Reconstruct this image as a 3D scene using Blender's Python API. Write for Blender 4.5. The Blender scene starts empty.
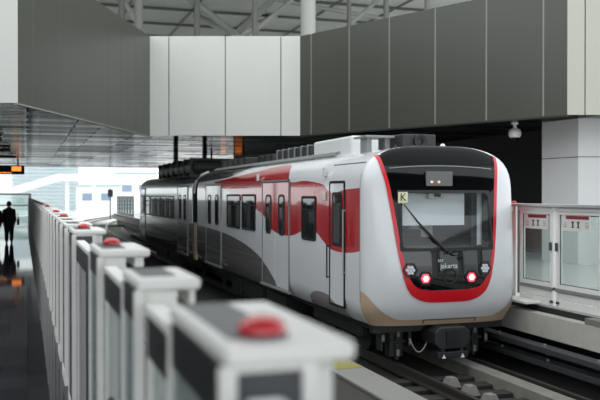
import bpy, bmesh, math, random
from mathutils import Vector
import numpy as np
random.seed(7)
C = bpy.context.scene.collection
S = bpy.context.scene
PI = math.pi

# ------------------------------------------------------------------ camera, sky, exposure
cd = bpy.data.cameras.new('camera'); cam = bpy.data.objects.new('camera', cd); C.objects.link(cam)
cam.location = (0, 0, 1.85)
cam.rotation_euler = (math.radians(90 - 0.344), 0, math.radians(-18.1))
cd.sensor_width = 36; cd.lens = 50; cd.clip_end = 2000; cd.clip_start = 0.05
cd.dof.use_dof = True; cd.dof.focus_distance = 13.6; cd.dof.aperture_fstop = 1.9
S.camera = cam
w = bpy.data.worlds.new('overcast'); S.world = w; w.use_nodes = True
bg = w.node_tree.nodes['Background']; bg.inputs[0].default_value = (0.93, 0.97, 1.0, 1); bg.inputs[1].default_value = 2.1
S.view_settings.view_transform = 'Standard'; S.view_settings.look = 'None'
S.view_settings.exposure = 0.0; S.view_settings.gamma = 1.0; S.view_settings.use_curve_mapping = False

# ------------------------------------------------------------------ materials
def lin(c):
    return tuple((v / 255 / 12.92) if v / 255 <= 0.04045 else ((v / 255 + 0.055) / 1.055) ** 2.4 for v in c) + (1,)
def mat(name, rgb, rough=0.5, metal=0.0, spec=0.5, noise=0.0, scale=6.0, bump=0.0, emit=None, coat=0.0, stretch=(1, 1, 1)):
    m = bpy.data.materials.new(name); m.use_nodes = True
    nt = m.node_tree; b = nt.nodes['Principled BSDF']
    b.inputs['Base Color'].default_value = lin(rgb)
    b.inputs['Roughness'].default_value = rough; b.inputs['Metallic'].default_value = metal
    b.inputs['Specular IOR Level'].default_value = spec
    b.inputs['Coat Weight'].default_value = coat
    if emit:
        b.inputs['Emission Color'].default_value = lin(emit[0]); b.inputs['Emission Strength'].default_value = emit[1]
    if noise or bump:
        tc = nt.nodes.new('ShaderNodeTexCoord'); mp = nt.nodes.new('ShaderNodeMapping'); n = nt.nodes.new('ShaderNodeTexNoise')
        mp.inputs['Scale'].default_value = stretch
        nt.links.new(tc.outputs['Object'], mp.inputs[0]); nt.links.new(mp.outputs[0], n.inputs['Vector'])
        n.inputs['Scale'].default_value = scale; n.inputs['Detail'].default_value = 5
        if noise:
            mx = nt.nodes.new('ShaderNodeMix'); mx.data_type = 'RGBA'; c = lin(rgb)
            mx.inputs[6].default_value = tuple(v * (1 - noise) for v in c[:3]) + (1,)
            mx.inputs[7].default_value = tuple(min(1, v * (1 + noise)) for v in c[:3]) + (1,)
            nt.links.new(n.outputs['Fac'], mx.inputs[0]); nt.links.new(mx.outputs[2], b.inputs['Base Color'])
        if bump:
            bp = nt.nodes.new('ShaderNodeBump'); bp.inputs['Strength'].default_value = bump; bp.inputs['Distance'].default_value = 0.02
            nt.links.new(n.outputs['Fac'], bp.inputs['Height']); nt.links.new(bp.outputs[0], b.inputs['Normal'])
    return m
def glass_mat(name, tint, gloss=0.10, haze=0.0, hazecol=(200, 210, 210)):
    m = bpy.data.materials.new(name); m.use_nodes = True; nt = m.node_tree; nt.nodes.clear()
    o = nt.nodes.new('ShaderNodeOutputMaterial'); t = nt.nodes.new('ShaderNodeBsdfTransparent'); g = nt.nodes.new('ShaderNodeBsdfGlossy')
    t.inputs[0].default_value = lin(tint); g.inputs['Roughness'].default_value = 0.03
    lw = nt.nodes.new('ShaderNodeLayerWeight'); lw.inputs[0].default_value = 0.5
    pw_ = nt.nodes.new('ShaderNodeMath'); pw_.operation = 'POWER'; nt.links.new(lw.outputs['Facing'], pw_.inputs[0]); pw_.inputs[1].default_value = 5
    fr = nt.nodes.new('ShaderNodeMath'); fr.operation = 'MULTIPLY_ADD'; nt.links.new(pw_.outputs[0], fr.inputs[0]); fr.inputs[1].default_value = 0.7; fr.inputs[2].default_value = gloss * 0.5
    mx = nt.nodes.new('ShaderNodeMixShader'); nt.links.new(fr.outputs[0], mx.inputs[0])
    base = t
    if haze:
        d = nt.nodes.new('ShaderNodeBsdfDiffuse'); d.inputs[0].default_value = lin(hazecol)
        m2 = nt.nodes.new('ShaderNodeMixShader'); m2.inputs[0].default_value = haze
        nt.links.new(t.outputs[0], m2.inputs[1]); nt.links.new(d.outputs[0], m2.inputs[2]); base = m2
    nt.links.new(base.outputs[0], mx.inputs[1]); nt.links.new(g.outputs[0], mx.inputs[2]); nt.links.new(mx.outputs[0], o.inputs[0])
    return m

M = dict(
    white_alu=mat('white_powder_coat', (226, 226, 222), 0.4, noise=0.03),
    dark_panel=mat('dark_grey_panel', (62, 64, 68), 0.45, noise=0.08),
    lid_strip=mat('grey_lid_strip', (70, 72, 72), 0.4),
    red_dome=mat('red_lens', (186, 8, 26), 0.25, coat=0.4),
    black=mat('black_rubber', (16, 17, 18), 0.55),
    black_gloss=mat('black_gloss', (5, 6, 7), 0.05, spec=0.3),
    black_mirror=mat('black_mirror_glass', (8, 9, 10), 0.04, spec=0.6, coat=0.3),
    black_matte=mat('black_matte_paint', (8, 9, 10), 0.45, spec=0.12),
    dark_metal=mat('dark_metal', (34, 35, 36), 0.5, noise=0.3, scale=14),
    steel=mat('rail_steel', (95, 92, 88), 0.35, 0.8, noise=0.2),
    silver=mat('silver_frame', (176, 177, 174), 0.35, 0.3),
    tile=None,
    duct_grey=mat('duct_grey', (54, 55, 56), 0.6, noise=.2),
    mid_concrete=mat('weathered_concrete', (118, 115, 108), 0.85, noise=.3, scale=4, bump=.2),
    pale_tile=mat('pale_polished_stone', (176, 176, 172), 0.2, noise=.08),
    concrete=mat('concrete', (178, 175, 168), 0.8, noise=0.25, scale=3, bump=0.2),
    dark_concrete=mat('dark_ballast_slab', (38, 37, 36), 0.8, noise=0.4, scale=5, bump=0.3),
    pale_concrete=mat('pale_concrete', (116, 115, 110), 0.75, noise=0.08, scale=4),
    ext_ground=mat('pale_ground', (215, 215, 210), 0.9, noise=0.05, scale=0.4),
    bulk_dark=mat('bulkhead_grey_panel', (66, 68, 61), 0.35, 0.0, noise=0.05, scale=1.2, stretch=(1, 1, 0.2)),
    bulk_seam=mat('bulkhead_seam', (128, 129, 121), 0.5),
    bulk_white=mat('bulkhead_white_panel', (196, 197, 192), 0.5, noise=0.04, scale=2.5, stretch=(1, 1, 0.15)),
    bulk_cream=mat('bulkhead_cream_panel', (170, 170, 158), 0.5, noise=0.04, scale=2.5, stretch=(1, 1, 0.15)),
    seam_dark=mat('seam_dark', (40, 41, 40), 0.6),
    soffit=None,
    wall_dark=mat('dark_wall', (28, 29, 30), 0.6, noise=0.2, scale=1),
    wall_grey=mat('grey_wall', (88, 90, 90), 0.6, noise=0.1, scale=0.7),
    column=mat('column_panel', (196, 198, 198), 0.4, noise=0.03),
    roof=mat('roof_panel', (214, 217, 214), 0.7, noise=0.1, scale=0.5),
    truss=mat('truss_paint', (158, 160, 156), 0.5),
    truss_dark=mat('truss_dark_paint', (96, 96, 93), 0.5),
    beige=mat('beige_paint', (178, 156, 132), 0.35),
    nose_white=mat('white_body_paint', (208, 210, 213), 0.22, coat=0.3),
    red=mat('red_body_paint', (196, 10, 30), 0.3, coat=0.2),
    blind=mat('sun_blind_fabric', (216, 222, 226), 0.8),
    cab_dark=mat('cab_interior', (64, 66, 67), 0.7),
    cab_pale=mat('cab_pale', (236, 238, 240), 0.6),
    lamp_white=mat('lamp_clear', (210, 214, 218), 0.2, noise=0.35, scale=60),
    lamp_red=mat('lit_red_lamp', (255, 70, 80), 0.3, emit=((255, 70, 84), 1.6)),
    lamp_core=mat('lit_lamp_core', (255, 225, 222), 0.3, emit=((255, 200, 198), 1.5)),
    led=mat('orange_led', (255, 150, 80), 0.4, emit=((255, 140, 60), 1.6)),
    led_amber=mat('amber_led', (255, 190, 160), 0.4, emit=((255, 170, 140), .5)),
    display=mat('display_glass', (84, 88, 84), 0.2),
    yellowish=mat('pale_yellow_card', (214, 214, 176), 0.6),
    ink=mat('dark_ink', (70, 72, 60), 0.7),
    white_ink=mat('white_ink', (222, 224, 226), 0.5),
    sign_white=mat('sticker_white', (214, 212, 208), 0.5),
    sign_red=mat('sticker_red', (128, 36, 44), 0.5),
    yellow=mat('yellow_mark', (128, 122, 52), 0.6),
    brown=mat('brown_sticker', (120, 76, 56), 0.6),
    blue=mat('blue_sticker', (86, 130, 190), 0.6),
    cable=mat('pale_cable', (160, 160, 156), 0.6),
    glass=glass_mat('gate_glass', (200, 212, 208), haze=0.42),  # haze stands in for pale reflections on the nearest panes
    dim_glass=glass_mat('dim_gate_glass', (120, 128, 126), haze=0.05),  # same gate glass, darkened for the farther panes with dark reflections
    clear=glass_mat('clear_gate_glass', (236, 242, 240), gloss=.06, haze=0.06),
    screen=glass_mat('windscreen_glass', (246, 248, 248), gloss=.08, haze=0.03),
    train_glass=mat('dark_train_window', (24, 27, 28), 0.03, coat=0.0, spec=1.0),
    far_white=mat('far_white_cladding', (238, 241, 242), 0.6),
    louver=mat('far_louver', (176, 194, 198), 0.6),
    far_glass=mat('far_blue_glass', (140, 158, 182), 0.2),
    ac_white=mat('white_unit', (208, 210, 208), 0.5, noise=0.05),
    ac_grey=mat('grey_unit', (128, 130, 128), 0.5, noise=0.15, scale=9),
    coat=mat('black_cloth', (22, 22, 24), 0.9, noise=0.2, scale=20),
    trousers=mat('dark_trousers', (28, 29, 33), 0.9),
    skin=mat('skin', (150, 104, 80), 0.6),
    hair=mat('black_hair', (14, 12, 12), 0.5),
    leather=mat('black_leather', (18, 17, 17), 0.35),
)
def grazing_gloss(m, power, f0, rough):
    # dull surface under a lacquer: base colour of the Principled node, mirror reflection rising towards grazing angles
    nt = m.node_tree; b = nt.nodes['Principled BSDF']; b.inputs['Specular IOR Level'].default_value = 0; b.inputs['Roughness'].default_value = .8
    g = nt.nodes.new('ShaderNodeBsdfGlossy'); g.inputs['Roughness'].default_value = rough; g.inputs[0].default_value = (.97, .97, .97, 1)
    lw = nt.nodes.new('ShaderNodeLayerWeight'); lw.inputs[0].default_value = .5
    p = nt.nodes.new('ShaderNodeMath'); p.operation = 'POWER'; p.inputs[1].default_value = power; nt.links.new(lw.outputs['Facing'], p.inputs[0])
    a = nt.nodes.new('ShaderNodeMath'); a.operation = 'MULTIPLY_ADD'; a.inputs[1].default_value = 1 - f0; a.inputs[2].default_value = f0; nt.links.new(p.outputs[0], a.inputs[0])
    mx = nt.nodes.new('ShaderNodeMixShader'); nt.links.new(a.outputs[0], mx.inputs[0]); nt.links.new(b.outputs[0], mx.inputs[1]); nt.links.new(g.outputs[0], mx.inputs[2])
    nt.links.new(mx.outputs[0], nt.nodes['Material Output'].inputs[0])
    if b.inputs['Normal'].links: nt.links.new(b.inputs['Normal'].links[0].from_socket, g.inputs['Normal'])
    if 'pattern' in nt.nodes: nt.links.new(nt.nodes['pattern'].outputs['Color'], g.inputs[0])
    return m
def tile_mat():
    m = mat('polished_dark_granite', (40, 40, 42), 0.05, spec=0.9); nt = m.node_tree; b = nt.nodes['Principled BSDF']
    tc = nt.nodes.new('ShaderNodeTexCoord'); br = nt.nodes.new('ShaderNodeTexBrick'); n = nt.nodes.new('ShaderNodeTexNoise')
    br.offset = 0; br.inputs['Scale'].default_value = 1.0; br.inputs['Brick Width'].default_value = 0.6; br.inputs['Row Height'].default_value = 0.6
    br.inputs['Mortar Size'].default_value = 0.004
    br.inputs['Color1'].default_value = lin((44, 44, 46)); br.inputs['Color2'].default_value = lin((54, 54, 56)); br.inputs['Mortar'].default_value = lin((24, 24, 25))
    nt.links.new(tc.outputs['Object'], br.inputs['Vector']); nt.links.new(br.outputs['Color'], b.inputs['Base Color'])
    n.inputs['Scale'].default_value = 1.3; n.inputs['Detail'].default_value = 3
    nt.links.new(tc.outputs['Object'], n.inputs['Vector'])
    bp = nt.nodes.new('ShaderNodeBump'); bp.inputs['Strength'].default_value = 0.03; bp.inputs['Distance'].default_value = 0.005
    nt.links.new(n.outputs['Fac'], bp.inputs['Height']); nt.links.new(bp.outputs[0], b.inputs['Normal'])
    return m
def soffit_mat():
    m = mat('mirror_metal_soffit', (40, 41, 41), 0.10, 0.0, spec=1.0); nt = m.node_tree; b = nt.nodes['Principled BSDF']
    tc = nt.nodes.new('ShaderNodeTexCoord'); br = nt.nodes.new('ShaderNodeTexBrick'); n = nt.nodes.new('ShaderNodeTexNoise'); mp = nt.nodes.new('ShaderNodeMapping')
    br.offset = 0.37; br.inputs['Scale'].default_value = 1.0; br.inputs['Brick Width'].default_value = 2.1; br.inputs['Row Height'].default_value = 0.9
    br.inputs['Mortar Size'].default_value = 0.022
    br.inputs['Color1'].default_value = lin((252, 252, 252)); br.inputs['Color2'].default_value = lin((140, 140, 140)); br.inputs['Mortar'].default_value = lin((70, 70, 70))
    nt.links.new(tc.outputs['Object'], br.inputs['Vector']); br.name = 'pattern'
    mp.inputs['Scale'].default_value = (0.5, 3.2, 1); n.inputs['Scale'].default_value = 1.5; n.inputs['Detail'].default_value = 4
    nt.links.new(tc.outputs['Object'], mp.inputs[0]); nt.links.new(mp.outputs[0], n.inputs['Vector'])
    bp = nt.nodes.new('ShaderNodeBump'); bp.inputs['Strength'].default_value = 0.45; bp.inputs['Distance'].default_value = 0.03
    nt.links.new(n.outputs['Fac'], bp.inputs['Height']); nt.links.new(bp.outputs[0], b.inputs['Normal'])
    return m
M['tile'] = grazing_gloss(tile_mat(), 8, .03, .04); M['soffit'] = grazing_gloss(soffit_mat(), 11, .04, .06)

# ------------------------------------------------------------------ mesh builder
W = {}
class MB:
    def __init__(s): s.v = []; s.f = []; s.m = []; s.sm = []
    def add(s, vs, fs, mi=0, smooth=False):
        o = len(s.v); s.v += [tuple(p) for p in vs]
        for f in fs: s.f.append([i + o for i in f]); s.m.append(mi); s.sm.append(smooth)
        return s
    def box(s, x0, x1, y0, y1, z0, z1, mi=0):
        x0, x1 = sorted((x0, x1)); y0, y1 = sorted((y0, y1)); z0, z1 = sorted((z0, z1))
        return s.add([(x0, y0, z0), (x1, y0, z0), (x1, y1, z0), (x0, y1, z0), (x0, y0, z1), (x1, y0, z1), (x1, y1, z1), (x0, y1, z1)],
                     [(0, 3, 2, 1), (4, 5, 6, 7), (0, 1, 5, 4), (1, 2, 6, 5), (2, 3, 7, 6), (3, 0, 4, 7)], mi)
    def obox(s, a, b, wid, z0, z1, mi=0):       # upright box whose footprint runs from a to b, wid to the left of it
        a = Vector(a); b = Vector(b); d = (b - a).normalized(); n = Vector((-d.y, d.x)) * wid
        p = [a, b, b + n, a + n]
        return s.add([(q.x, q.y, z0) for q in p] + [(q.x, q.y, z1) for q in p],
                     [(0, 3, 2, 1), (4, 5, 6, 7), (0, 1, 5, 4), (1, 2, 6, 5), (2, 3, 7, 6), (3, 0, 4, 7)], mi)
    def tube(s, pts, r, n=10, mi=0):
        pts = [Vector(p) for p in pts]; rings = []
        for i, p in enumerate(pts):
            t = (pts[min(i + 1, len(pts) - 1)] - pts[max(i - 1, 0)]).normalized()
            up = Vector((0, 0, 1)) if abs(t.z) < 0.9 else Vector((1, 0, 0))
            a = t.cross(up).normalized(); b = t.cross(a)
            rr = r[i] if isinstance(r, (list, tuple)) else r
            rings.append([p + a * math.cos(2 * PI * k / n) * rr + b * math.sin(2 * PI * k / n) * rr for k in range(n)])
        vs = [q for g in rings for q in g]
        fs = [(i * n + k, i * n + (k + 1) % n, (i + 1) * n + (k + 1) % n, (i + 1) * n + k) for i in range(len(pts) - 1) for k in range(n)]
        s.add(vs, fs, mi, True)
        return s.add(rings[0], [tuple(range(n))], mi).add(rings[-1], [tuple(range(n))], mi)
    def lathe(s, c, prof, n=24, mi=0):           # prof: (r, z) upward
        c = Vector(c); vs = []
        for r, z in prof:
            vs += [c + Vector((r * math.cos(2 * PI * k / n), r * math.sin(2 * PI * k / n), z)) for k in range(n)]
        L = len(prof)
        fs = [(i * n + k, i * n + (k + 1) % n, (i + 1) * n + (k + 1) % n, (i + 1) * n + k) for i in range(L - 1) for k in range(n)]
        s.add(vs, fs, mi, True)
        return s.add(vs[:n], [tuple(range(n))], mi).add(vs[-n:], [tuple(range(n))], mi)
    def prism(s, pa, pb, mi=0):                  # two matching outlines
        n = len(pa)
        return s.add(list(pa) + list(pb), [tuple(range(n)), tuple(range(n, 2 * n))] + [(k, (k + 1) % n, n + (k + 1) % n, n + k) for k in range(n)], mi)
    def ring(s, ao, ai, bo, bi, mi=0):           # outlines: a front, b back; o outer, i inner
        n = len(ao); vs = list(ao) + list(ai) + list(bo) + list(bi); fs = []
        for k in range(n):
            j = (k + 1) % n
            fs += [(k, j, n + j, n + k), (2 * n + k, 2 * n + j, 3 * n + j, 3 * n + k), (k, j, 2 * n + j, 2 * n + k), (n + k, n + j, 3 * n + j, 3 * n + k)]
        return s.add(vs, fs, mi)
    def grid(s, rows, mi=0, smooth=True, skip=None):
        n = len(rows[0]); vs = [p for r in rows for p in r]; fs = []
        for i in range(len(rows) - 1):
            for k in range(n - 1):
                q = (i * n + k, i * n + k + 1, (i + 1) * n + k + 1, (i + 1) * n + k)
                if skip and skip([vs[a] for a in q]): continue
                fs.append(q)
        return s.add(vs, fs, mi, smooth)
    def build(s, name, mats, parent=None, origin=None, bevel=0.0, weld=False, kind=None):
        if not isinstance(mats, (list, tuple)): mats = [mats]
        o3 = Vector(origin) if origin is not None else (W[parent.name] if parent is not None else Vector((0, 0, 0)))
        me = bpy.data.meshes.new(name); bm = bmesh.new()
        vv = [bm.verts.new(Vector(p) - o3) for p in s.v]
        for f, mi, sm in zip(s.f, s.m, s.sm):
            if len(set(f)) < 3: continue
            try: fc = bm.faces.new([vv[i] for i in f])
            except ValueError: continue
            fc.material_index = mi; fc.smooth = sm
        bmesh.ops.recalc_face_normals(bm, faces=bm.faces)
        bm.to_mesh(me); bm.free()
        for m in mats: me.materials.append(m)
        ob = bpy.data.objects.new(name, me); C.objects.link(ob)
        if parent is not None: ob.parent = parent
        else: ob.location = o3
        W[ob.name] = o3
        if bevel:
            b = ob.modifiers.new('bevel', 'BEVEL'); b.width = bevel; b.segments = 3; b.limit_method = 'ANGLE'; b.angle_limit = 0.6
        if kind: ob['kind'] = kind
        return ob
def thing(name, label, cat, loc=(0, 0, 0), group=None):
    o = bpy.data.objects.new(name, None); C.objects.link(o); o.location = loc; W[o.name] = Vector(loc)
    return tag(o, label, cat, group)
def tag(o, label, cat, group=None):
    o['label'] = label; o['category'] = cat
    if group: o['group'] = group
    return o
def struct(name, mb, m, bevel=0): return mb.build(name, m, kind='structure', bevel=bevel)
def rrect(u0, u1, v0, v1, r, n=5):
    out = []
    for cx, cy, a0 in ((u1 - r, v1 - r, 0), (u0 + r, v1 - r, 90), (u0 + r, v0 + r, 180), (u1 - r, v0 + r, 270)):
        for k in range(n + 1):
            a = math.radians(a0 + 90 * k / n); out.append((cx + r * math.cos(a), cy + r * math.sin(a)))
    return out
def side(x):  return lambda pts, d: [(x - d, u, v) for u, v in pts]      # faces -X
def front(y): return lambda pts, d: [(u, y - d, v) for u, v in pts]      # faces -Y
def plate(mb, P, r, d0, d1, rad=0.02, mi=0): p = rrect(*r, rad); return mb.prism(P(p, d0), P(p, d1), mi)
def ringf(mb, P, r, wd, d0, d1, rad=0.03, mi=0):
    a = rrect(*r, rad); u0, u1, v0, v1 = r; b = rrect(u0 + wd, u1 - wd, v0 + wd, v1 - wd, max(rad - wd, 0.004))
    return mb.ring(P(a, d1), P(b, d1), P(a, d0), P(b, d0), mi)
def text(name, body, size, loc, rot, m, parent, ext=0.002):
    cu = bpy.data.curves.new(name, 'FONT'); cu.body = body; cu.size = size; cu.extrude = ext; cu.align_x = 'CENTER'; cu.align_y = 'CENTER'
    cu.materials.append(m); o = bpy.data.objects.new(name, cu); C.objects.link(o)
    me = bpy.data.meshes.new_from_object(o.evaluated_get(bpy.context.evaluated_depsgraph_get())); bpy.data.objects.remove(o)
    me.materials.clear(); me.materials.append(m); o = bpy.data.objects.new(name, me); C.objects.link(o); o.parent = parent
    o.location = Vector(loc) - W[parent.name]; o.rotation_euler = rot; return o

# ------------------------------------------------------------------ the setting
TX, NY = 6.58, 12.7            # train centre line, where its nose joins the body
RZ = -0.95                     # rail head
# platform (left) and platform (right)
struct('floor', MB().box(-14, 0.72, -4, 78, -0.12, 0).box(-14, 0.60, -4, 78, -1.1, -0.12), M['tile'])
struct('floor_right', MB().box(8.27, 22, -4, 86, -0.03, 0).box(8.28, 22, -4, 86, -0.5, -0.03, 2).box(8.08, 8.275, -4, 86, -0.50, -0.13, 1).box(8.6, 22, -4, 86, -1.1, -0.5, 2), [M['pale_tile'], M['concrete'], M['wall_dark']])  # dark faces stand in for the shaded recess below the platform edge
struct('ground_trackbed', MB().box(0.55, 8.75, -4, 50, -1.4, -1.18), M['dark_concrete'])
struct('ground', MB().add([(-400, -200, -1.42), (400, -200, -1.42), (400, 500, -1.42), (-400, 500, -1.42)], [(0, 1, 2, 3)])
       .box(0.61, 8.59, 50, 78, -1.4, -1.16).box(0.6, 40, 86.1, 180, -1.4, -1.15), M['ext_ground'])  # near box: trackbed painted pale, standing in for outside light glancing off it
# bulkheads round the void
SZ, TZ = 3.9, 7.28
P0, P1, P2, P3, P4, P5 = (-8.8, 22.2), (-.2, 19.4), (3.98, 28.7), (8.86, 27.1), (12.98, 17.95), (18.7, 16.1)
def panels(a, b, cuts, gap=0.03, sd=0.03):
    a = Vector(a); b = Vector(b); L = (b - a).length; d = (b - a).normalized(); mb = MB()
    mb.obox(a + d * 0.001 + Vector((-d.y, d.x)) * sd, b - d * 0.001 + Vector((-d.y, d.x)) * sd, 0.12, SZ, TZ - 0.02, 1)
    e = [0] + cuts + [L]
    for u0, u1 in zip(e[:-1], e[1:]):
        mb.obox(a + d * (u0 + (gap / 2 if u0 else 0)), a + d * (u1 - (gap / 2 if u1 < L else 0)), 0.035, SZ - 0.02, TZ, 0)
    return mb
struct('wall_front_left', panels(P0, P1, [2, 4, 6, 8]), [M['bulk_white'], M['seam_dark']])
struct('wall_left', panels(P1, P2, [0.82, 2.41, 4.06, 5.91, 7.09, 8.61], 0.02, .004), [M['bulk_dark'], M['bulk_seam']])
struct('wall_far', panels(P2, P3, [0.65, 2.58, 4.48]), [M['bulk_white'], M['seam_dark']])
struct('wall_right', panels(P3, P4, [0.55, 2.34, 4.05, 5.82, 7.59, 9.35], 0.05, .004), [M['bulk_dark'], M['bulk_seam']])
struct('wall_front_right', panels(P4, P5, [0.45, 2.2, 4.0]), [M['bulk_cream'], M['seam_dark']])
# soffit slab of the upper floor
poly = [P0, P1, P2, P3, P4, P5, (22, 16), (22, 64), (-12, 64), (-12, 22.2)]
off = [(x, y + 0.12) for x, y in poly]
struct('ceiling', MB().prism([(x, y, SZ) for x, y in off], [(x, y, SZ + 0.35) for x, y in off]), M['soffit'])
struct('floor_upper', MB().prism([(x, y, SZ + .35) for x, y in [(a, b + .3) for a, b in poly]], [(x, y, SZ + .38) for x, y in [(a, b + .3) for a, b in poly]]), M['bulk_white'])  # unseen pale sheet added on the slab to bounce light onto the roof
struct('trim_1', MB().obox(Vector(P1), Vector(P2), 0.08, SZ - 0.06, SZ - 0.02), M['bulk_seam'])  # pale strip along the left bulkhead's lower edge
struct('trim_2', MB().obox(Vector(P3), Vector(P4), 0.08, SZ - 0.06, SZ - 0.02), M['dark_metal'])
# walls of the hall
struct('wall_platform_left', MB().box(-12.3, -12, -4, 60, 0, 7.3), M['wall_grey'])
struct('wall_platform_right', MB().box(15.4, 15.8, 19.5, 64, 0, 3.9), M['wall_dark'])
# panelled column on the right platform
col = MB()
c0, cl, cr = Vector((14.0, 18.88)), Vector((13.84, 20.3)), Vector((18.2, 17.5))
for z0, z1 in ((0, 2.86), (2.88, 3.9)):
    a = [c0, cr, cr + (cl - c0), cl]
    col.prism([(p.x, p.y, z0) for p in a], [(p.x, p.y, z1) for p in a])
col.prism([(p.x, p.y, 2.8) for p in [c0 + Vector((.02, .03)), cr, cr + (cl - c0), cl + Vector((.02, -.02))]], [(p.x, p.y, 2.9) for p in [c0 + Vector((.02, .03)), cr, cr + (cl - c0), cl + Vector((.02, -.02))]], 1)
struct('pillar_right', col, [M['column'], M['seam_dark']])
# unseen dark ceiling over the viewer, sized to darken reflections in the train's mask
struct('ceiling_rear', MB().box(-12, 22, -7, 3.5, 7.3, 7.6), M['wall_dark'])
# upper hall: roof, beams, posts
rf = MB().box(-40, 60, 30, 95, 13.0, 13.2)
for k in range(14): rf.box(-40, 60, 32 + k * 4.4, 32.15 + k * 4.4, 12.85, 13.0, 1)
for k in range(26): rf.box(-40 + k * 3.8, -39.9 + k * 3.8, 30, 95, 12.92, 13.0, 1)
struct('ceiling_upper', rf, [M['roof'], M['truss_dark']])
def cam_pt(px, d, z):
    l = (px - 300) / 833 * d; return (l * .9505 + d * .3107, d * .9505 - l * .3107, z)
posts = [(197, 36, .13), (255, 34, .12), (308, 33, .30), (349, 36, .1), (386, 35, .12), (427, 34, .12), (122, 36, .14), (139, 31, .16)]
for i, (px, d, r) in enumerate(posts):
    x, y, _ = cam_pt(px, d, 0)
    struct('pillar_upper_%d' % (i + 1), MB().tube([(x, y, 4.2), (x, y, 13)], r, 14), M['truss_dark'] if px not in (308,) else M['truss'])
tr = MB()
nx, ny, _ = cam_pt(236, 46, 0)
tr.tube([(nx, ny, 4.2), (nx, ny, 10.9)], .4, 12)
for px, d, z in ((170, 44, 13), (196, 52, 13), (276, 52, 13), (300, 42, 13.0), (236, 60, 13)):
    x, y, _ = cam_pt(px, d, 0); tr.tube([(nx, ny, 10.7), (x, y, z)], .2, 10)
for a, b in (((140, 40, 8.5), (215, 52, 8.8)), ((120, 40, 11.5), (170, 38, 7.2)), ((250, 40, 9.5), (330, 40, 12.8)), ((330, 40, 9.2), (420, 38, 12.4)), ((270, 44, 12.2), (420, 46, 11.2)), ((150, 38, 11.0), (460, 38, 11.0))):
    tr.tube([cam_pt(*a), cam_pt(*b)], .11, 8)
struct('beam_roof_truss', tr, M['truss'])
struct('wall_upper_back', MB().box(-40, 60, 94, 95, 6.2, 13), M['bulk_white'])

# ------------------------------------------------------------------ tracks
def curve_x(x, y): return x + (max(0, y - 60) ** 2) / 340
def rail(x, label, end=150):
    ys = [-4, 0, 20, 40, 60] + list(range(64, end, 6)); mb = MB()
    prof = [(-.07, 0), (.07, 0), (.07, .02), (.012, .04), (.012, .11), (.036, .12), (.036, .16), (-.036, .16), (-.036, .12), (-.012, .11), (-.012, .04), (-.07, .02)]
    rows = [[(curve_x(x, y) + a, y, RZ - .16 + b) for a, b in prof + prof[:1]] for y in ys]
    mb.grid(rows, smooth=False)
    return tag(mb.build('rail', M['steel'], origin=None), label, 'rail', 'running rails of the two tracks')
rail(TX - .72, 'steel running rail under the near side wheels of the train')
rail(TX + .72, 'steel running rail of the train track next to the far concrete platform edge')
rail(2.9 - .72, 'steel running rail of the empty track, close along the left platform')
rail(2.9 + .72, 'steel running rail of the empty track, on the side facing the train')
pl = MB().box(TX + .34, TX + .62, -4, 60, -1.18, -.98)
tag(pl.build('rail_plinth', M['mid_concrete']), 'long pale concrete plinth carrying the far rail of the train track', 'plinth')
tag(MB().box(4.05, 4.52, -4, 14, -1.18, -.64).box(4.03, 4.54, -4, 14, -.64, -.59).build('cable_trough', M['pale_concrete'], bevel=.015),
    'long pale cable trough running between the two tracks', 'cable trough')
tag(MB().box(4.08, 4.50, 10.9, 11.5, -.589, -.584).build('floor_marking', M['yellow']), 'small yellow marking on the pale trough between the tracks', 'marking')
ords = ['first', 'second', 'third', 'fourth', 'fifth', 'sixth', 'seventh', 'eighth', 'ninth', 'tenth', 'eleventh', 'twelfth', 'thirteenth', 'fourteenth', 'fifteenth', 'sixteenth', 'seventeenth', 'eighteenth', 'nineteenth', 'twentieth'] + \
       ['twenty-' + o for o in ['first', 'second', 'third', 'fourth', 'fifth', 'sixth', 'seventh', 'eighth', 'ninth']] + ['thirtieth'] + ['thirty-' + o for o in ['first', 'second', 'third', 'fourth', 'fifth', 'sixth', 'seventh', 'eighth', 'ninth']]
for k in range(9):
    y = 12.0 - .57 * k
    t = MB().box(TX - 1.15, TX + .33, y, y + .26, -1.18, -1.115)
    tag(t.build('sleeper', M['dark_concrete'], origin=(TX, y, -1.18), bevel=.01), 'dark sleeper between the rails, %s one out from under the train nose' % ords[k], 'sleeper', 'sleepers in front of the train')
for k in range(5):
    y = 11.43 - .57 * k; X0 = TX - .44
    t = MB(); a = [(X0, y), (X0 + .22, y), (X0 + .22, y + .25), (X0, y + .25)]; b = [(X0 + .05, y + .05), (X0 + .17, y + .05), (X0 + .17, y + .20), (X0 + .05, y + .20)]
    t.prism([(p[0], p[1], -1.115) for p in a], [(p[0], p[1], -.98) for p in b])
    tag(t.build('concrete_block', M['pale_concrete'], origin=(X0 + .11, y, -1.115)), 'small tapered concrete block between the rails, %s one from the train' % ords[k], 'concrete block', 'concrete blocks between the rails')
# conductor rails on the far side
for nm, x, z, lab in (('conductor_rail', 7.86, -.62, 'dark conductor rail on brackets just below the far platform edge'), ('cable_duct', 7.92, -.86, 'dark long duct low beside the far rail of the train track')):
    r = thing(nm, lab, 'conductor rail' if nm[1] == 'o' else 'duct', (x, 0, z))
    MB().box(x - .09, x + .13, -4, 60, z - .05, z + .05).build('rail_cover', M['duct_grey'], r, bevel=.015)
    for k in range(8):
        y = 6 + k * 1.35
        MB().box(x + .05, x + .25, y, y + .08, z - .10, z - .04).tube([(x, y + .04, z + .05), (x, y + .04, z + .085)], .028, 10).build('bracket', M['ac_grey'], r)

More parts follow.
